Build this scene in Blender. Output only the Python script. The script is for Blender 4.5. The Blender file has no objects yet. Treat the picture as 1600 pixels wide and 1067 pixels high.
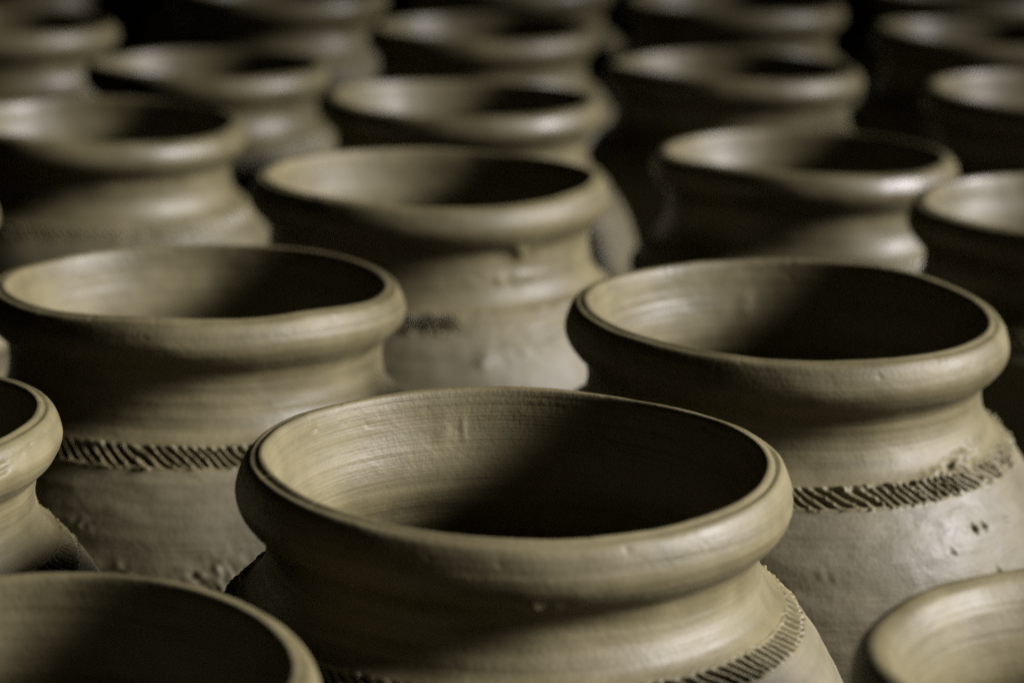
import bpy, math
import numpy as np

scene = bpy.context.scene
R = 0.12            # outer rim radius of a pot of scale 1 (metres)
HR = 2.25           # height of the widest line of the rim, in rim radii

# ------------------------------------------------------------------ camera
cam_data = bpy.data.cameras.new("camera")
cam = bpy.data.objects.new("camera", cam_data)
scene.collection.objects.link(cam)
scene.camera = cam
cam_data.sensor_width = 36.0
cam_data.lens = 36.0 * 4250.0 / 1600.0
cam_data.clip_start = 0.05
cam_data.clip_end = 100.0
cam.rotation_mode = 'QUATERNION'
from mathutils import Matrix, Vector
PITCH = math.radians(13.406)
ROLL = math.radians(1.3)
rot = Matrix.Rotation(math.pi / 2 - PITCH, 3, 'X') @ Matrix.Rotation(ROLL, 3, 'Z')
cam.location = (0.0, 0.0, 0.6054)
cam.rotation_quaternion = rot.to_quaternion()
cam_data.dof.use_dof = True
cam_data.dof.focus_distance = 1.245
cam_data.dof.aperture_fstop = 5.2
cam_data.dof.aperture_blades = 7

# ------------------------------------------------------------------ light
world = bpy.data.worlds.new("World")
scene.world = world
world.use_nodes = True
bg = world.node_tree.nodes["Background"]
bg.inputs["Color"].default_value = (0.9, 0.95, 1.0, 1)
bg.inputs["Strength"].default_value = 0.0015

def area_light(name, target, az_deg, el_deg, dist, sx, sy, power, color, spread):
    """soft lamp; azimuth is measured from the camera side towards the right"""
    az, el = math.radians(az_deg), math.radians(el_deg)
    d = Vector((math.sin(az) * math.cos(el), -math.cos(az) * math.cos(el), math.sin(el)))
    l = bpy.data.lights.new(name, 'AREA')
    l.shape = 'RECTANGLE'
    l.size, l.size_y = sx, sy
    l.energy = power
    l.color = color
    l.spread = math.radians(spread)
    o = bpy.data.objects.new(name, l)
    scene.collection.objects.link(o)
    o.location = Vector(target) + d * dist
    o.rotation_mode = 'QUATERNION'
    o.rotation_quaternion = (d).to_track_quat('Z', 'Y')
    return o

area_light("window_light", (0.0, 0.75, 0.27), 87, 26, 7.5, 2.8, 1.9, 124, (1.0, 0.965, 1.0), 34)

scene.view_settings.view_transform = 'Standard'
scene.view_settings.look = 'None'
scene.view_settings.exposure = 0.0
scene.view_settings.gamma = 1.0
scene.view_settings.use_curve_mapping = False
scene.render.engine = 'CYCLES'
scene.cycles.max_bounces = 2
scene.cycles.use_denoising = False      # keeps a little sensor-like grain
scene.cycles.sample_clamp_indirect = 2.0
scene.cycles.diffuse_bounces = 1
scene.cycles.glossy_bounces = 1

# ------------------------------------------------------------------ noise
def _hash(ix, iy, iz, seed):
    n = (ix.astype(np.int64) * 374761393 + iy.astype(np.int64) * 668265263
         + iz.astype(np.int64) * 2147483647 + seed * 974634777) & 0xFFFFFFFF
    n = ((n ^ (n >> 13)) * 1274126177) & 0xFFFFFFFF
    n = ((n ^ (n >> 16)) * 2246822519) & 0xFFFFFFFF
    n = n ^ (n >> 15)
    return (n & 0xFFFFFF) / float(0xFFFFFF)

def vnoise(x, y, z, seed=0):
    x, y, z = np.broadcast_arrays(x, y, z)
    ix, iy, iz = np.floor(x), np.floor(y), np.floor(z)
    fx, fy, fz = x - ix, y - iy, z - iz
    fx, fy, fz = [t * t * t * (t * (t * 6 - 15) + 10) for t in (fx, fy, fz)]
    def h(a, b, c): return _hash(ix + a, iy + b, iz + c, seed)
    def mix(a, b, t): return a + (b - a) * t
    return mix(mix(mix(h(0, 0, 0), h(1, 0, 0), fx), mix(h(0, 1, 0), h(1, 1, 0), fx), fy),
               mix(mix(h(0, 0, 1), h(1, 0, 1), fx), mix(h(0, 1, 1), h(1, 1, 1), fx), fy), fz) * 2 - 1

def fbm(x, y, z, seed=0, octaves=3):
    t, a = 0.0, 1.0
    for o in range(octaves):
        t = t + a * vnoise(x * 2 ** o + 17.3 * o, y * 2 ** o - 9.1 * o, z * 2 ** o + 3.7 * o, seed + o)
        a *= 0.5
    return t

# ------------------------------------------------------------------ materials
def nn(nt, kind, loc=(0, 0), **inputs):
    n = nt.nodes.new(kind)
    n.location = loc
    for k, v in inputs.items():
        n.inputs[k].default_value = v
    return n

def math_node(nt, op, a=None, b=None):
    n = nt.nodes.new("ShaderNodeMath")
    n.operation = op
    for i, v in enumerate((a, b)):
        if v is None:
            continue
        if isinstance(v, (int, float)):
            n.inputs[i].default_value = v
        else:
            nt.links.new(v, n.inputs[i])
    return n.outputs[0]

def clay_material(name, rough0, streaks, level, dark_col, pale_col, near=True):
    m = bpy.data.materials.new(name)
    m.use_nodes = True
    nt = m.node_tree
    L = nt.links.new
    bsdf = nt.nodes["Principled BSDF"]
    tc = nn(nt, "ShaderNodeTexCoord")
    seed = nn(nt, "ShaderNodeAttribute")
    seed.attribute_type = 'OBJECT'
    seed.attribute_name = "seed"
    sep = nn(nt, "ShaderNodeSeparateXYZ")
    L(tc.outputs["Object"], sep.inputs[0])
    x, y, z = sep.outputs
    r = math_node(nt, 'SQRT', math_node(nt, 'ADD', math_node(nt, 'MULTIPLY', x, x), math_node(nt, 'MULTIPLY', y, y)))
    h = math_node(nt, 'ADD', z, math_node(nt, 'MULTIPLY', r, 0.35))
    # throwing streaks: stretched round the pot, tight up the wall
    def streak(kxy, kz, off):
        c = nn(nt, "ShaderNodeCombineXYZ")
        L(math_node(nt, 'MULTIPLY', x, kxy), c.inputs[0])
        L(math_node(nt, 'MULTIPLY', y, kxy), c.inputs[1])
        L(math_node(nt, 'ADD', math_node(nt, 'MULTIPLY', h, kz), math_node(nt, 'ADD', seed.outputs["Fac"], off)), c.inputs[2])
        t = nn(nt, "ShaderNodeTexNoise", Scale=1.0, Detail=2.0, Roughness=0.6)
        L(c.outputs[0], t.inputs["Vector"])
        return t.outputs["Fac"]
    s_fine = streak(7.0, 900.0, 0.0)
    s_mid = streak(5.0, 330.0, 31.0)
    grain = nn(nt, "ShaderNodeTexNoise", Scale=420.0, Detail=1.0, Roughness=0.65)
    off = nn(nt, "ShaderNodeVectorMath")
    off.operation = 'ADD'
    comb = nn(nt, "ShaderNodeCombineXYZ")
    L(seed.outputs["Fac"], comb.inputs[0])
    L(tc.outputs["Object"], off.inputs[0])
    L(comb.outputs[0], off.inputs[1])
    L(off.outputs[0], grain.inputs["Vector"])
    mott = nn(nt, "ShaderNodeTexNoise", Scale=16.0, Detail=3.0, Roughness=0.6)
    L(off.outputs[0], mott.inputs["Vector"])
    patch = nn(nt, "ShaderNodeTexNoise", Scale=55.0, Detail=2.0, Roughness=0.6)
    L(off.outputs[0], patch.inputs["Vector"])
    # pinholes and grog specks
    vor = nn(nt, "ShaderNodeTexVoronoi", Scale=75.0, Randomness=1.0)
    L(off.outputs[0], vor.inputs["Vector"])
    pit = nn(nt, "ShaderNodeMapRange")
    pit.inputs["From Min"].default_value = 0.035
    pit.inputs["From Max"].default_value = 0.085
    L(vor.outputs["Distance"], pit.inputs["Value"])
    sepc = nn(nt, "ShaderNodeSeparateColor")
    L(vor.outputs["Color"], sepc.inputs[0])
    some = math_node(nt, 'GREATER_THAN', sepc.outputs[0], 0.9)
    pitmask = math_node(nt, 'MULTIPLY', some, math_node(nt, 'SUBTRACT', 1.0, pit.outputs[0]))
    # colour
    ramp = nn(nt, "ShaderNodeValToRGB")
    ramp.color_ramp.elements[0].position = 0.36
    ramp.color_ramp.elements[0].color = dark_col + (1,)
    ramp.color_ramp.elements[1].position = 0.66
    ramp.color_ramp.elements[1].color = pale_col + (1,)
    mixv = math_node(nt, 'ADD', math_node(nt, 'MULTIPLY', mott.outputs["Fac"], 0.6),
                     math_node(nt, 'ADD', math_node(nt, 'MULTIPLY', s_mid, 0.25), math_node(nt, 'MULTIPLY', patch.outputs["Fac"], 0.15)))
    L(mixv, ramp.inputs[0])
    dark = nn(nt, "ShaderNodeMix")
    dark.data_type = 'RGBA'
    dark.inputs["B"].default_value = (0.05, 0.043, 0.03, 1)
    L(math_node(nt, 'MULTIPLY', pitmask, 0.7), dark.inputs["Factor"])
    L(ramp.outputs[0], dark.inputs["A"])
    L(dark.outputs["Result"], bsdf.inputs["Base Color"])
    # damp sheen
    rough = math_node(nt, 'ADD', rough0, math_node(nt, 'ADD', math_node(nt, 'MULTIPLY', patch.outputs["Fac"], 0.20),
                      math_node(nt, 'ADD', math_node(nt, 'MULTIPLY', s_mid, 0.12), math_node(nt, 'MULTIPLY', math_node(nt, 'SUBTRACT', mott.outputs["Fac"], 0.5), 0.35))))
    L(rough, bsdf.inputs["Roughness"])
    bsdf.inputs["IOR"].default_value = 1.5
    bsdf.inputs["Specular IOR Level"].default_value = level
    # relief
    if near:
        height = math_node(nt, 'ADD', math_node(nt, 'MULTIPLY', s_fine, 0.35 * streaks),
                 math_node(nt, 'ADD', math_node(nt, 'MULTIPLY', s_mid, 0.75 * streaks),
                 math_node(nt, 'MULTIPLY', grain.outputs["Fac"], 0.5)))
        bump = nn(nt, "ShaderNodeBump", Strength=0.5, Distance=0.0007)
        L(height, bump.inputs["Height"])
        L(bump.outputs[0], bsdf.inputs["Normal"])
    return m

def floor_material():
    m = bpy.data.materials.new("packed_earth")
    m.use_nodes = True
    nt = m.node_tree
    bsdf = nt.nodes["Principled BSDF"]
    tc = nn(nt, "ShaderNodeTexCoord")
    n = nn(nt, "ShaderNodeTexNoise", Scale=9.0, Detail=8.0, Roughness=0.65)
    nt.links.new(tc.outputs["Object"], n.inputs["Vector"])
    ramp = nn(nt, "ShaderNodeValToRGB")
    ramp.color_ramp.elements[0].color = (0.014, 0.012, 0.009, 1)
    ramp.color_ramp.elements[1].color = (0.034, 0.028, 0.021, 1)
    nt.links.new(n.outputs["Fac"], ramp.inputs[0])
    nt.links.new(ramp.outputs[0], bsdf.inputs["Base Color"])
    bsdf.inputs["Roughness"].default_value = 1.0
    bsdf.inputs["Specular IOR Level"].default_value = 0.05
    b = nn(nt, "ShaderNodeBump", Strength=0.6, Distance=0.01)
    nt.links.new(n.outputs["Fac"], b.inputs["Height"])
    nt.links.new(b.outputs[0], bsdf.inputs["Normal"])
    return m

TAN = ((0.060, 0.0507, 0.0236), (0.120, 0.1020, 0.0490))
GREY = ((0.058, 0.0495, 0.0245), (0.110, 0.0955, 0.0520))
CLAY = clay_material("thrown_clay", 0.38, 1.0, 0.28, *TAN)
CLAY_BODY = clay_material("scraped_clay", 0.45, 0.6, 0.34, *GREY)
CLAY_FAR = clay_material("thrown_clay_plain", 0.32, 0.0, 0.38, *TAN, near=False)
CLAY_BODY_FAR = clay_material("scraped_clay_plain", 0.44, 0.0, 0.33, *GREY, near=False)

# ------------------------------------------------------------------ floor
def make_floor():
    n = 60
    xs = np.linspace(-4, 4, n)
    ys = np.linspace(-1, 8, n)
    X, Y = np.meshgrid(xs, ys)
    Z = -0.006 + 0.005 * fbm(X * 3, Y * 3, np.zeros_like(X), 5)
    co = np.stack([X.ravel(), Y.ravel(), np.minimum(Z.ravel(), 0.0)], 1)
    idx = np.arange(n * n).reshape(n, n)
    q = np.stack([idx[:-1, :-1], idx[:-1, 1:], idx[1:, 1:], idx[1:, :-1]], -1).reshape(-1, 4)
    me = bpy.data.meshes.new("floor")
    me.from_pydata(co.tolist(), [], q.tolist())
    me.materials.append(floor_material())
    o = bpy.data.objects.new("floor", me)
    scene.collection.objects.link(o)
    o["kind"] = "structure"
make_floor()

# ------------------------------------------------------------------ pots
def spline(pts, n):
    """centripetal-ish Catmull-Rom through pts, n samples evenly spaced by length"""
    p = np.array(pts, float)
    p = np.vstack([2 * p[0] - p[1], p, 2 * p[-1] - p[-2]])
    out = []
    for i in range(1, len(p) - 2):
        p0, p1, p2, p3 = p[i - 1:i + 3]
        t0 = 0.0
        t1 = t0 + np.linalg.norm(p1 - p0) ** 0.5
        t2 = t1 + np.linalg.norm(p2 - p1) ** 0.5
        t3 = t2 + np.linalg.norm(p3 - p2) ** 0.5
        t = np.linspace(t1, t2, 24, endpoint=False)[:, None]
        a1 = (t1 - t) / (t1 - t0) * p0 + (t - t0) / (t1 - t0) * p1
        a2 = (t2 - t) / (t2 - t1) * p1 + (t - t1) / (t2 - t1) * p2
        a3 = (t3 - t) / (t3 - t2) * p2 + (t - t2) / (t3 - t2) * p3
        b1 = (t2 - t) / (t2 - t0) * a1 + (t - t0) / (t2 - t0) * a2
        b2 = (t3 - t) / (t3 - t1) * a2 + (t - t1) / (t3 - t1) * a3
        out.append((t2 - t) / (t2 - t1) * b1 + (t - t1) / (t2 - t1) * b2)
    out.append(p[-2][None])
    return np.vstack(out)

def resample(c, n, top=0.0):
    # top > 0 packs the rows towards the start of the run, top < 0 towards its end
    d = np.concatenate([[0], np.cumsum(np.linalg.norm(np.diff(c, axis=0), axis=1))])
    u = np.linspace(0, 1, n)
    u = u ** (1 + top) if top >= 0 else 1 - (1 - u) ** (1 - top)
    t = u * d[-1]
    return np.stack([np.interp(t, d, c[:, k]) for k in (0, 1)], 1)

PARTS = ("inner_wall", "rim", "neck", "incised_band", "body")

def pot_profile(neck=1.0, belly=1.3, fat=0.0, crest=0.0, lip=0.1, rows=(40, 60, 26, 16, 50)):
    """five runs of (radius, height) in rim radii; height 0 is the widest line of the rim"""
    k = neck
    wall = [(0.0, -2.13), (0.35, -2.13), (0.70, -2.08), (0.92, -1.90), (1.10, -1.60), (belly - 0.12, -1.20),
            (belly - 0.17, -0.92 * k), (1.00, -0.66 * k), (0.885, -0.48 * k), (0.835, -0.34 * k), (0.826, -0.22), (0.838, -0.12)]
    rim = [(0.838, -0.12), (0.860, -0.03), (0.876, 0.045), (0.889, 0.090), (0.899, 0.105), (0.912, 0.108), (0.924, 0.102),
           (0.933, 0.0985), (0.943, 0.101), (0.959, 0.094), (0.980, 0.064), (0.996, 0.02), (1.0, -0.008), (0.993, -0.045),
           (0.970, -0.09), (0.938, -0.127), (0.910, -0.157)]
    if fat:
        rim = [(0.838 - fat * .5, -0.12), (0.855 - fat * .5, -0.03), (0.872 - fat * .4, 0.035), (0.895 - fat * .25, 0.085),
               (0.925, 0.108), (0.955, 0.098), (0.98, 0.065), (0.996, 0.02), (1.0, -0.008), (0.993, -0.045),
               (0.970, -0.09), (0.938, -0.127), (0.910, -0.157)]
        wall[-1] = rim[0]
        wall[-2] = (0.826 - fat * .4, -0.22)
    rim = [(a, b * (1 + crest) if b > 0 else b * (1 - lip if a > 0.9 else 1)) for a, b in rim]
    nk = [(0.910, -0.157 * (1 - lip)), (0.896, -0.185 * (1 - lip)), (0.890, -0.225 * (1 + (k - 1) * .5)), (0.901, -0.305 * k), (0.928, -0.366 * k), (0.960, -0.405 * k), (0.980, -0.42 * k)]
    band = [(0.980, -0.42 * k), (1.022, -0.462 * k), (1.064, -0.512 * k)]
    z0 = -0.512 * k
    body = [(1.064, z0), (1.13, z0 - 0.09), (1.20, z0 - 0.21), (belly - 0.03, z0 - 0.42), (belly, z0 - 0.66), (belly - 0.03, -1.46),
            (1.12, -1.80), (0.98, -2.06), (0.86, -2.2), (0.82, -2.245), (0.80, -2.25), (0.40, -2.25), (0.0, -2.25)]
    if belly < 1.26:
        body[2] = (min(1.20, belly - 0.07), z0 - 0.21)
    runs = [wall, rim, nk, band, body]
    whole, cuts = [], [0]
    full = []
    for rn in runs:
        full += rn if not full else rn[1:]
    c = spline(full, 0)
    i0 = 0
    out = []
    for rn, n, top in zip(runs, rows, (-0.7, 0.0, 0.0, 0.0, 0.9)):
        i1 = i0 + 24 * (len(rn) - 1)
        out.append(resample(c[i0:i1 + 1], n, top))
        i0 = i1
    return out

def groove_depth(th, u, n_cuts, slant, seed, z):
    """hatching pressed into the band: 0 = untouched, 1 = bottom of a cut"""
    warp = 0.25 * vnoise(np.cos(th) * 11, np.sin(th) * 11, u * 2.0, seed + 3) + 0.9 * vnoise(np.cos(th) * 3, np.sin(th) * 3, 0 * u, seed + 4)
    ph = n_cuts * th / (2 * math.pi) + slant * (u - 0.5) + warp
    cell = np.floor(ph)
    f = ph - cell
    g = np.clip(1.0 - np.abs(f - 0.5) / 0.40, 0, 1)
    g = g * g * (3 - 2 * g)
    cellr = _hash(cell % n_cuts, np.zeros_like(cell), np.zeros_like(cell), seed + 9)
    cellr2 = _hash(cell % n_cuts, np.ones_like(cell), np.zeros_like(cell), seed + 9)
    lo = 0.04 + 0.10 * cellr
    hi = 0.97 - 0.14 * cellr2
    ends = np.clip((u - lo) / 0.10, 0, 1) * np.clip((hi - u) / 0.12, 0, 1)
    return g * ends * (0.45 + 0.75 * cellr2)

def make_pot(loc, scale, label, seed, neck=1.0, belly=1.3, fat=0.0, tilt=(0.0, 0.0), turn=0.0, seg=200, band_mul=3,
             rows=(24, 30, 14, 9, 28), cuts=150, band_deep=1.0, dent=None, scars=(), pits=(), cracks=(), band_span=None, crest=0.0, lip=0.1, marks=(), crumbs=1.0, rings=1.0, oval=0.007):
    s = R * scale
    rng = np.random.RandomState(seed)
    prof = pot_profile(neck, belly, fat, crest, lip, rows)
    root = bpy.data.objects.new("clay_pot", None)
    root.empty_display_size = 0.05
    scene.collection.objects.link(root)
    root.location = loc
    root.rotation_euler = (math.radians(tilt[0]), math.radians(tilt[1]), 0.0)
    root["label"] = label
    root["category"] = "pot"
    root["group"] = "unfired clay pots standing in rows"
    ph = rng.uniform(0, 6.28, 6)

    def surface(th, pr, part, ext):
        """th (T,), pr (N,2) -> points (N,T,3) in metres, local to the pot base"""
        rr = pr[:, 0][:, None]
        zz = pr[:, 1][:, None]
        T = th[None, :]
        c, sn = np.cos(T), np.sin(T)
        # profile normal (pointing out of the clay)
        tg = np.gradient(pr, axis=0)
        tg /= np.maximum(np.linalg.norm(tg, axis=1), 1e-9)[:, None]
        nr, nz = tg[:, 1][:, None] * -1.0, tg[:, 0][:, None]
        nr, nz = (-tg[:, 1])[:, None], tg[:, 0][:, None]
        # outward for a run going up the inside, over the lip and down the outside
        px, py = rr * c, rr * sn
        d = 0.0016 * fbm(px * 6, py * 6, zz * 9, seed, 3)
        d = d + 0.0032 * fbm(px * 1.6, py * 1.6, zz * 5, seed + 20, 2)
        # throwing rings: ridges climb slowly round the wall
        hel = zz + 0.02 * T / (2 * math.pi)
        ring = vnoise(c * 1.2, sn * 1.2, zz * 26 + 0 * T, seed + 40)
        ring2 = vnoise(c * 2.0, sn * 2.0, zz * 70 + 0 * T, seed + 41)
        if part == 0:
            amt = np.clip((-0.16 - zz) / 0.2, 0, 1)
            d = d + 0.0036 * rings * ring * (0.12 + amt) + 0.0024 * ring2 * (0.15 + amt)
        elif part == 1:
            d = d + 0.0010 * vnoise(c * 1.5, sn * 1.5, (zz * 55 + rr * 45) + 0 * T, seed + 42)
            # the line scored along the top of the lip comes and goes
            top = np.exp(-((rr - 0.934) / 0.006) ** 2) * (zz > 0.05)
            d = d - 0.0038 * top * np.clip(0.45 + 0.8 * vnoise(c * 2.2, sn * 2.2, 0 * T, seed + 43), 0, 1.2)
            brk = np.exp(-((rr - 0.952) / 0.008) ** 2) * (zz > 0.05)
            d = d - 0.005 * brk * np.clip(vnoise(c * 4, sn * 4, 0 * T + 5, seed + 44), 0, 1)
            lip2 = np.exp(-((rr - 0.908) / 0.006) ** 2) * (zz > 0.05)
            d = d - 0.0035 * lip2 * np.clip(0.2 + vnoise(c * 3, sn * 3, 0 * T + 9, seed + 45), 0, 1)
            nick = np.clip(vnoise(c * 26, sn * 26, zz * 30, seed + 46) - 0.74, 0, 1)
            d = d - 0.014 * nick * (zz > 0.02)
        elif part == 2:
            d = d + 0.0022 * ring + 0.0011 * ring2
        elif part == 4:
            # scraped shoulder: flatter, scratched, with grog dragged through it
            d = d + 0.0030 * fbm(px * 5, py * 5, zz * 14, seed + 50, 4) + 0.0012 * ring2
            rough = np.clip(fbm(px * 4, py * 4, zz * 4, seed + 51, 2) - 0.55, 0, 1)
            d = d + 0.011 * rough * fbm(px * 30, py * 30, zz * 30, seed + 52, 2)
        if part == 3:
            N = pr.shape[0]
            u = np.linspace(0, 1, N)[:, None] + 0 * T
            edge = np.clip(u / 0.06, 0, 1) * np.clip((1 - u) / 0.06, 0, 1)
            g = groove_depth(T + 0 * u, u, cuts, -2.6, seed + 60, zz)
            crumb = np.clip(fbm(px * 42, py * 42, zz * 42, seed + 61, 2) - 0.25, 0, 1)
            if band_span:   # hatching rubbed flat except between these angles
                dth = np.abs((T - band_span[0] + math.pi) % (2 * math.pi) - math.pi)
                g = g * np.clip((band_span[1] - dth) / 0.05, 0.04, 1)
                crumb = crumb * np.clip((band_span[1] - dth) / 0.05, 0.25, 1)
            patchy = np.clip(0.6 + 0.7 * vnoise(c * 2.5, sn * 2.5, 0 * T, seed + 62), 0.25, 1.2)
            burr = np.exp(-((u - 0.10) / 0.07) ** 2) + 0.6 * np.exp(-((u - 0.93) / 0.06) ** 2)
            burr = burr * np.clip(0.35 + 0.9 * fbm(px * 16, py * 16, 0 * px, seed + 63, 2), 0, 1.2)
            d = d + edge * (-0.036 * band_deep * g + 0.006 * (1 - g) + 0.017 * crumbs * crumb * patchy + 0.013 * burr)
        for (ang, zc, w, hgt, amp) in scars:
            dth = (T - ang + math.pi) % (2 * math.pi) - math.pi
            if part in (2, 3, 4):
                fall = np.exp(-(dth / w) ** 2 - ((zz - zc - 0.16 * dth) / hgt) ** 2)
                d = d + amp * fall * (0.5 + 0.9 * fbm(px * 30, py * 30, zz * 30, seed + 70, 2))
        for (where, ang, zc, w, hgt, amp) in marks:
            if part in where:
                dth = (T - ang + math.pi) % (2 * math.pi) - math.pi
                side = (rr < 0.9) if part == 1 and 0 in where else (rr > 0.9) if part == 1 else True
                d = d + amp * side * np.exp(-(dth / w) ** 2 - ((zz - zc) / hgt) ** 2) * (0.7 + 0.6 * fbm(px * 20, py * 20, zz * 20, seed + 75, 2))
        for (ang, zc, rad, deep) in pits:
            if part == 4:
                dth = (T - ang + math.pi) % (2 * math.pi) - math.pi
                d = d - deep * np.exp(-(((dth * rr) ** 2 + (zz - zc) ** 2) / rad ** 2) ** 1.5)
        for (a0, z0, a1, z1, wid, deep) in cracks:
            if part == 1:
                outer = (rr > 0.925)
                t = np.clip((T - a0 + math.pi) % (2 * math.pi) - math.pi, 0, a1 - a0) / (a1 - a0)
                dth = (T - a0 + math.pi) % (2 * math.pi) - math.pi
                inside = (dth > 0) & (dth < a1 - a0)
                zl = z0 + (z1 - z0) * t + 0.012 * vnoise(c * 9, sn * 9, 0 * T, seed + 90)
                d = d - deep * outer * inside * np.exp(-((zz - zl) / wid) ** 2) * np.clip(0.6 + vnoise(c * 14, sn * 14, 0 * T, seed + 91), 0.1, 1)
        # ends of each run share the same displacement rule, so blend part-only terms out there
        r2 = rr + nr * d
        z2 = zz + nz * d
        # the whole pot is never quite round or level
        r2 = r2 * (1 + oval * np.cos(2 * (T + ph[0])) + 0.5 * oval * np.cos(3 * (T + ph[1])))
        lift = np.clip((zz + 0.6) / 0.7, 0, 1) ** 2
        wob = 0.010 * np.cos(2 * (T + ph[2])) + 0.006 * np.cos(3 * (T + ph[3])) + 0.006 * vnoise(c * 2, sn * 2, 0 * T, seed + 80)
        if dent:
            for (ang, w, amp) in dent:
                dth = (T - ang + math.pi) % (2 * math.pi) - math.pi
                wob = wob + amp * np.exp(-(dth / w) ** 2)
        z2 = z2 + lift * wob
        P = np.stack([r2 * c * s, r2 * sn * s, (z2 + HR) * s], -1)
        return P

    rows_pts, bounds, cum = [], [], 0
    coarse = np.linspace(0, 2 * math.pi, seg, endpoint=False) + turn
    fine = np.linspace(0, 2 * math.pi, seg * band_mul, endpoint=False) + turn
    grids = []
    for i, pr in enumerate(prof):
        th = fine if i == 3 else coarse
        grids.append(surface(th, pr, i, None))
    # weld the runs: neighbours take the mean of their shared edge ring
    m = band_mul
    def expand(ring):
        nxt = np.roll(ring, -1, 0)
        t = (np.arange(m) / m)[None, :, None]
        return (ring[:, None, :] * (1 - t) + nxt[:, None, :] * t).reshape(-1, 3)
    for a, b in ((0, 1), (1, 2)):
        mean = 0.5 * (grids[a][-1] + grids[b][0])
        grids[a][-1] = mean
        grids[b][0] = mean
    grids[3][0] = expand(grids[2][-1])
    grids[3][-1] = expand(grids[4][0])

    def face_normals(G):
        du = np.roll(G, -1, 1) - np.roll(G, 1, 1)
        dv = np.gradient(G, axis=0)
        n = np.cross(dv, du)
        return n / np.maximum(np.linalg.norm(n, axis=-1, keepdims=True), 1e-12)
    norms = []
    for i, G in enumerate(grids):
        norms.append(face_normals(G))
    # shared normals across the joins
    def join(a, b):
        n = a + b
        return n / np.maximum(np.linalg.norm(n, axis=-1, keepdims=True), 1e-12)
    for a, b in ((0, 1), (1, 2)):
        n = join(norms[a][-1], norms[b][0])
        norms[a][-1] = n
        norms[b][0] = n
    norms[3][0] = expand(norms[2][-1])
    norms[3][-1] = expand(norms[4][0])

    for i, G in enumerate(grids):
        N, T = G.shape[:2]
        idx = np.arange(N * T).reshape(N, T)
        nx = np.roll(idx, -1, 1)
        q = np.stack([idx[:-1], idx[1:], nx[1:], nx[:-1]], -1).reshape(-1, 4)
        me = bpy.data.meshes.new(PARTS[i])
        me.vertices.add(N * T)
        me.vertices.foreach_set("co", G.reshape(-1).astype(np.float32))
        me.loops.add(q.size)
        me.loops.foreach_set("vertex_index", q.reshape(-1).astype(np.int32))
        me.polygons.add(len(q))
        me.polygons.foreach_set("loop_start", np.arange(0, q.size, 4, dtype=np.int32))
        me.polygons.foreach_set("use_smooth", np.ones(len(q), dtype=bool))
        me.update(calc_edges=True)
        me.normals_split_custom_set_from_vertices(norms[i].reshape(-1, 3).tolist())
        me.materials.append((CLAY_BODY if i == 4 else CLAY) if seg >= 400 else (CLAY_BODY_FAR if i == 4 else CLAY_FAR))
        o = bpy.data.objects.new(PARTS[i], me)
        o["seed"] = float(seed) * 1.37
        o.parent = root
        scene.collection.objects.link(o)
    return root

HI = dict(seg=600, band_mul=2, rows=(70, 70, 30, 18, 84))
MID = dict(seg=400, band_mul=3, rows=(40, 50, 22, 12, 40))
LOW = dict(band_deep=0.2, seg=200, band_mul=3, rows=(26, 34, 16, 9, 28))

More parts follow.
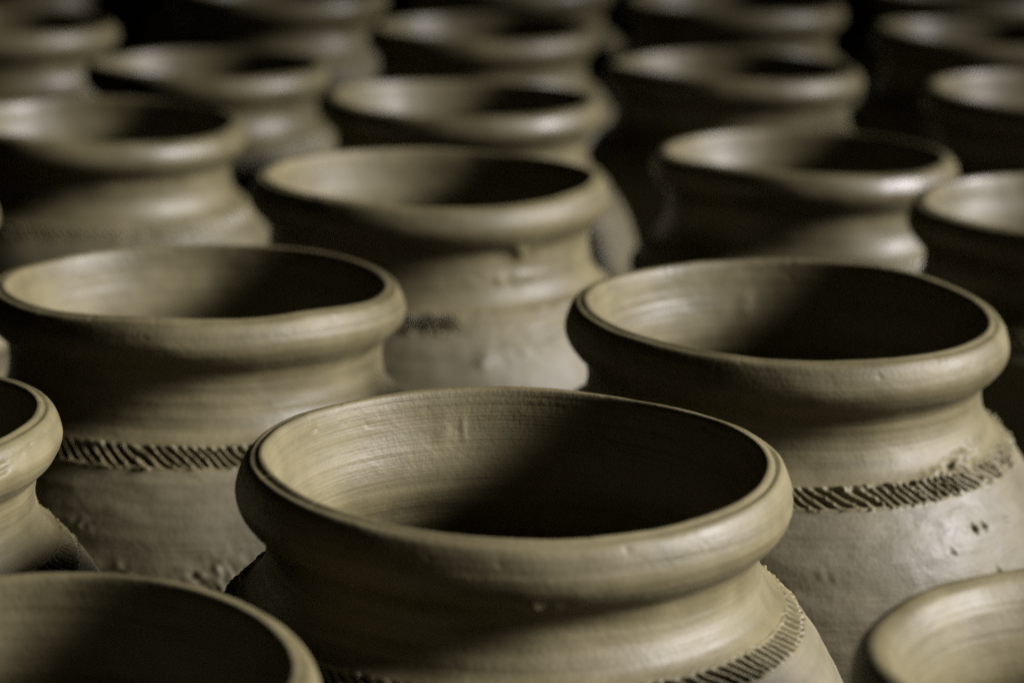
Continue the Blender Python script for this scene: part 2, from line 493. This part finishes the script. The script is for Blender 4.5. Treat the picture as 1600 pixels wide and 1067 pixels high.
POTS = [
    # x, y, scale, label, options
    (0.002, 1.134, 1.004, "sharply focused pot in the middle front, its whole mouth and hatched shoulder in view", dict(HI, cuts=125, crumbs=0.45, band_deep=1.15, neck=0.90, crest=0.2, belly=1.32, tilt=(1.2, 0), marks=[((0, 1), 1.88, -0.03, 0.05, 0.07, 0.005), ((0, 1), 1.80, -0.02, 0.012, 0.05, 0.005), ((1,), -1.49, -0.085, 0.025, 0.02, 0.014), ((1,), -1.42, -0.10, 0.02, 0.02, 0.012), ((1,), -1.60, -0.06, 0.05, 0.03, -0.006)])),
    (0.149, 1.451, 1.003, "sharp pot right of centre with pitted shoulder, behind the front middle pot",
     dict(HI, cuts=138, band_deep=0.7, crumbs=1.7, neck=0.98, crest=0.1, tilt=(1.8, 0), marks=[((0, 1), 1.70, -0.10, 0.04, 0.06, 0.006)], scars=[(-0.78, -0.40, 0.26, 0.03, 0.022)],
  pits=[(-0.86, -0.62, 0.011, 0.045), (-0.805, -0.62, 0.010, 0.04), (-0.80, -0.815, 0.012, 0.045), (-0.785, -0.835, 0.010, 0.045), (-0.655, -0.62, 0.008, 0.03), (-1.0, -0.68, 0.008, 0.025)])),
    (-0.179, 1.497, 0.985, "pot left of centre with wavy rim cut by the left edge, hatched band below",
     dict(HI, cuts=115, neck=1.07, tilt=(-1.0, 0), scars=[(-1.38, -1.00, 0.13, 0.10, 0.018), (-1.9, -0.78, 0.05, 0.025, 0.02)], dent=[(-1.25, 0.35, -0.016), (-0.75, 0.4, 0.012)])),
    (-0.325, 1.205, 0.980, "sharp cracked rim and shoulder poking in at the left edge, halfway down",
     dict(HI, cracks=[(-1.0, -0.06, -0.35, 0.05, 0.008, 0.02), (-0.8, 0.03, -0.1, 0.075, 0.006, 0.012)])),
    (-0.177, 0.920, 0.930, "dark blurred mouth filling the bottom left corner", dict(MID, belly=1.10, rings=2.6)),
    (0.240, 0.945, 0.942, "bright blurred rounded rim in the bottom right corner", dict(MID, fat=0.06)),
    (-0.058, 1.813, 1.016, "pale pot in the centre behind the front row, with smudged bright shoulder",
     dict(MID, neck=1.08, cuts=230, band_span=(-2.0, 0.62), marks=[((1, 2), -0.95, -0.16, 0.10, 0.05, 0.03), ((4,), -1.28, -0.66, 0.045, 0.045, 0.022), ((2,), -1.0, -0.30, 0.3, 0.04, 0.012), ((4,), -0.9, -0.62, 0.35, 0.06, 0.014)])),
    (0.219, 2.030, 0.968, "blurred pot right of centre, directly behind the sharp pot with pitted shoulder", dict(LOW, belly=1.17)),
    (0.382, 1.795, 0.992, "pot cut by the right edge, its bright mouth a third of the way down", dict(LOW, belly=1.17)),
    (-0.329, 2.089, 0.983, "blurred pot at left behind the wavy rimmed pot, with long lit shoulder", dict(LOW)),
    (-0.455, 1.731, 0.978, "sliver of a rim at the left edge beside the long lit shoulder", dict(LOW, belly=1.12)),
    (-0.045, 2.251, 0.981, "blurred pot just behind the pale pot in the centre", dict(LOW)),
    (-0.285, 2.490, 0.95, "blurred pot at upper left, third mouth up behind the wavy rimmed pot", dict(LOW, belly=1.26)),
    (0.196, 2.482, 0.985, "blurred pot right of centre, second mouth up behind the pitted pot", dict(LOW)),
    (0.470, 2.334, 1.004, "blurred bright mouth cut by the right edge, next above the lower right edge pot", dict(LOW)),
    (-0.035, 2.753, 0.979, "far blurred pot near the top centre, third of the centre column", dict(LOW)),
    (0.230, 2.965, 1.014, "far blurred pot at the top edge, right of centre", dict(LOW)),
    (0.474, 2.731, 1.013, "far blurred pot near the top right corner, whole left half in view", dict(LOW)),
    (-0.515, 2.697, 0.979, "far blurred pot in the upper left corner, cut by the left edge", dict(LOW, belly=1.26)),
    (-0.270, 3.025, 0.998, "far blurred pot at the top edge, left of centre", dict(LOW, belly=1.22)),
    (0.520, 3.131, 1.010, "farthest blurred rim at the top right corner, only its lip showing", dict(LOW)),
    (-0.330, 3.400, 1.000, "dark pot side in the black gap right of the upper left corner pot", dict(LOW, belly=1.25)),
    (-0.006, 3.170, 0.995, "farthest blurred rim at the middle of the top edge", dict(LOW, belly=1.22)),
    (-0.619, 3.414, 0.983, "farthest blurred shoulder at the top left corner", dict(LOW)),
]
for i, (px, py, sc, label, opt) in enumerate(POTS):
    if opt["seg"] == 200:      # hand-thrown: each leans and thickens a little differently
        r = np.random.RandomState(300 + i)
        opt = dict(opt, tilt=tuple(r.uniform(-0.9, 0.9, 2)), lip=r.uniform(0.0, 0.2), neck=r.uniform(0.94, 1.08), oval=r.uniform(0.004, 0.012))
    make_pot((px, py, 0.0), sc, label, 11 + 7 * i, turn=0.7 * i, **opt)
